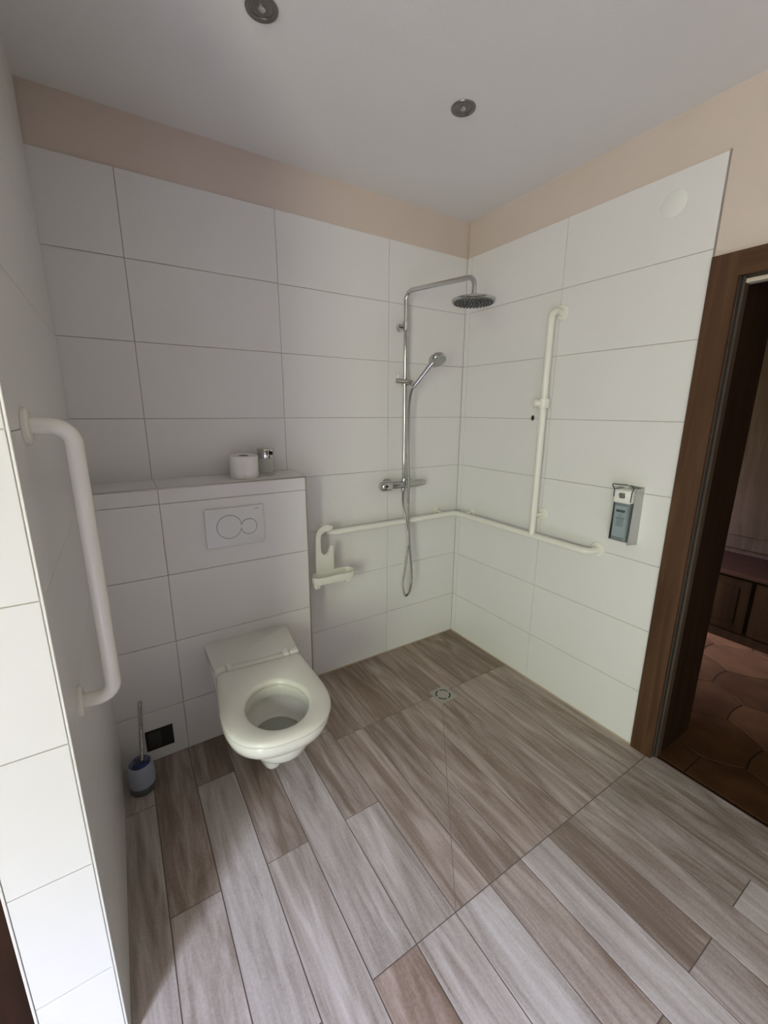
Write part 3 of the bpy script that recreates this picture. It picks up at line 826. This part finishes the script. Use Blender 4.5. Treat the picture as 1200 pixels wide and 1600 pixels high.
bm = B(); lathe(bm, [(0, 0), (0.019, 0), (0.020, 0.003), (0.017, 0.038), (0.014, 0.043), (0, 0.044)], 28, along((-0.366, MY, MZ), (1, 0, 0)))
rod(bm, (-0.350, MY, MZ+0.012), (-0.345, MY-0.004, MZ+0.034), 0.0045, 12); obj('flow_knob', bm, M['chrome'], mixer)

# ---- hand shower with hose
t = thing('hand_shower', 'chrome hand shower with hanging hose, held on the shower column', 'hand shower', (0, 0, 0))
h0, h1 = Vector((RX+0.024, RY-0.044, 1.640)), Vector((-0.392, -0.196, 1.772))
bm = B(); d = (h1-h0)
tube(bm, [h0, h0+d*0.1, h0+d*0.5, h0+d*0.85, h1], [0.0085, 0.0115, 0.0115, 0.0135, 0.015], 18); obj('handle', bm, M['chrome'], t)
bm = B(); nrm = Vector((-0.03, -0.56, -0.82))
lathe(bm, [(0, -0.020), (0.030, -0.019), (0.043, -0.012), (0.047, 0.0), (0.047, 0.010), (0.045, 0.013)], 40, along(h1+Vector((0.016, -0.012, 0.010)), nrm), cap=False); obj('head', bm, M['chrome'], t)
bm = B(); mt = along(h1+Vector((0.016, -0.012, 0.010)), nrm)
lathe(bm, [(0, 0.0125), (0.045, 0.0125), (0.045, 0.010), (0, 0.010)], 40, mt)
for rg, n in ((0.012, 6), (0.024, 12), (0.036, 18)):
    for k in range(n):
        a = 2*PI*k/n; lathe(bm, [(0.0022, 0.0125), (0.0015, 0.0155), (0, 0.0155)], 6, mt @ Matrix.Translation((rg*math.cos(a), rg*math.sin(a), 0)), cap=False)
obj('spray_face', bm, M['satin'], t)
hp = [(RX-0.004, MY-0.004, MZ-0.040), (-0.486, -0.076, 0.98), (-0.470, -0.105, 0.79), (-0.491, -0.118, 0.632), (-0.512, -0.120, 0.510), (-0.500, -0.120, 0.440), (-0.483, -0.120, 0.424),
      (-0.461, -0.122, 0.452), (-0.449, -0.122, 0.545), (-0.466, -0.118, 0.74), (-0.474, -0.110, 0.93), (-0.468, -0.102, 1.10), (-0.472, -0.095, 1.32), (-0.470, -0.092, 1.50), (-0.462, -0.094, 1.60), tuple(h0)]
path = spline(hp, 26)
bm = B(); tube(bm, path, [0.0072 if i % 2 else 0.0058 for i in range(len(path))], 12); obj('hose', bm, M['hose'], t, 20)

# ---- sanitiser dispenser
t = thing('sanitiser_dispenser', 'wall-mounted hand sanitiser dispenser with steel back plate near the doorway', 'dispenser', (0, 0, 0))
bm = B()
prism(bm, [(-1.074, 1.208), (-1.158, 1.205), (-1.160, 0.953), (-1.074, 0.965)], -0.0005, -0.006, 'X', 0, 0.001)
prism(bm, [(-0.005, 1.205), (-0.070, 1.200), (-0.080, 0.962), (-0.005, 0.953)], -1.159, -1.1565, 'Y')
prism(bm, [(-0.005, 1.205), (-0.070, 1.200), (-0.080, 0.972), (-0.005, 0.965)], -1.0765, -1.074, 'Y')
box(bm, (-0.080, -1.1565, 0.972), (-0.006, -1.0765, 0.976)); obj('back_plate', bm, M['satin'], t)
bm = B(); prism(bm, rrect(0.066, 0.075, 0.010, 5, -1.1165, 0), 0.9765, 1.140, 'Z')
for v in bm.verts: v.co = Vector((v.co.y - 0.050, v.co.x, v.co.z))
bt = obj('bottle', bm, M['gel'], t)
bm = B(); box(bm, (-0.0885, -1.142, 0.992), (-0.0872, -1.091, 1.128)); obj('label_sheet', bm, M['label'], bt)
bm = B()
prism(bm, rrect(0.036, 0.010, 0.002, 3, -1.1165, 1.106), -0.0880, -0.0893, 'X')
obj('label_bar', bm, M['ink'], bt)
bm = B()
for k in range(7): box(bm, (-0.0897, -1.1295+k*0.0038, 1.1053), (-0.0888, -1.1295+k*0.0038+0.0024, 1.1069))
obj('label_lettering', bm, M['label'], bt)
bm = B()
o_ = circ(0.0072, -1.1165, 1.088, 24); i_ = circ(0.0056, -1.1165, 1.088, 24)
a = [bm.verts.new((-0.0889, *p)) for p in o_]; b = [bm.verts.new((-0.0889, *p)) for p in i_]; bridge(bm, a, b)
box(bm, (-0.0892, -1.120, 1.0872), (-0.0884, -1.113, 1.0888))
for k, (w, hh) in enumerate(((0.038, 0.0045), (0.034, 0.0022), (0.030, 0.0022), (0.034, 0.0022), (0.028, 0.0022), (0.032, 0.0022), (0.030, 0.0022))):
    z = 1.073 - k*0.0055
    for q in range(int(w/0.0045)):
        box(bm, (-0.0892, -1.1165-w/2+q*0.0045, z), (-0.0884, -1.1165-w/2+q*0.0045+0.0034, z+hh))
obj('label_print', bm, M['faint_ink'], bt)
bm = B(); box(bm, (-0.094, -1.153, 1.140), (-0.010, -1.081, 1.196), 0, 0.006, 3); pu = obj('pump_housing', bm, M['white_pl'], t)
bm = B(); box(bm, (-0.097, -1.131, 1.163), (-0.092, -1.103, 1.184), 0, 0.004, 2); obj('pump_nozzle', bm, M['chrome'], pu)
bm = B()
tube(bm, bend([(-0.096, -1.083, 1.166), (-0.096, -1.083, 1.196), (-0.112, -1.076, 1.222), (-0.020, -1.092, 1.208)], 0.006, 4), 0.0020, 8)
tube(bm, bend([(-0.096, -1.155, 1.150), (-0.096, -1.156, 1.190), (-0.060, -1.145, 1.206), (-0.020, -1.110, 1.208)], 0.010, 5), 0.0020, 8)
obj('lever', bm, M['ink'], t)['label'] = 'thin dark wire lever'

# ---- small things on the right wall
bm = B(); lathe(bm, [(0, 0), (0.0095, 0), (0.0085, 0.0018), (0, 0.002)], 20, along((-0.0, -0.553, 1.484), (-1, 0, 0)))  # raised black disc stands in for the dark inside of a drilled hole
for v in bm.verts: v.co.z = 1.484 + (v.co.z-1.484)*1.5
tag(obj('drill_hole', bm, M['dark']), 'small black hole in the tile joint beside upright grab rail', 'drill hole')
bm = B(); lathe(bm, [(0, 0), (0.045, 0), (0.045, 0.002), (0.041, 0.004), (0, 0.0045)], 40, along((0, -1.109, 2.275), (-1, 0, 0)))
tag(obj('blank_cover', bm, mat('off_white_cover', (0.755, 0.755, 0.735), 0.5)), 'round white blank cover high on the tiled right wall', 'cover plate')

# ---- floor drain
t = thing('floor_drain', 'square steel floor drain with round slotted grate in the shower', 'drain', (-0.5155, -0.524, 0.0))
bm = B(); prism(bm, rrect(0.112, 0.112, 0.003, 3), 0.0, 0.0022, 'Z', 0, 0.0008); obj('frame', bm, M['steel'], t)
bm = B()
for q in range(4):
    a0, a1 = PI/2*q + 0.16, PI/2*(q+1) - 0.16; n = 14
    lo = [bm.verts.new((0.041*math.cos(a0+(a1-a0)*k/n), 0.041*math.sin(a0+(a1-a0)*k/n), 0.0025)) for k in range(n+1)]
    hi = [bm.verts.new((0.034*math.cos(a0+(a1-a0)*k/n), 0.034*math.sin(a0+(a1-a0)*k/n), 0.0025)) for k in range(n+1)]
    for k in range(n): bm.faces.new((lo[k], lo[k+1], hi[k+1], hi[k]))
obj('slot', bm, M['dark'], t)
bm = B(); lathe(bm, [(0, 0.0020), (0.0335, 0.0020), (0.0335, 0.003), (0.032, 0.0034), (0, 0.0034)], 36); obj('grate', bm, M['steel'], t)

# ---- ceiling spotlights (switched off)
def spot(x, y, label):
    t = thing('ceiling_spotlight', label, 'spotlight', (x, y, CEIL), group=None)
    bm = B(); lathe(bm, [(0.030, 0.0), (0.042, 0.0), (0.044, -0.002), (0.043, -0.005), (0.040, -0.0065), (0.037, -0.005), (0.034, -0.006), (0.030, -0.004), (0.029, -0.0005)], 44, cap=False); obj('trim_ring', bm, M['ring'], t)
    bm = B(); lathe(bm, [(0.031, -0.002), (0.026, -0.0015), (0.020, -0.003), (0.012, -0.002), (0, -0.002)], 32, cap=False); obj('reflector', bm, M['spot_in'], t)
    bm = B(); lathe(bm, [(0.010, -0.001), (0.010, -0.006), (0.006, -0.009), (0, -0.010)], 20, cap=False); obj('bulb', bm, M['bulb'], t)
spot(-1.398, -0.668, 'round steel ceiling spotlight above the toilet, cut by top edge')
spot(-0.678, -0.678, 'round steel ceiling spotlight above the shower, whole in view')
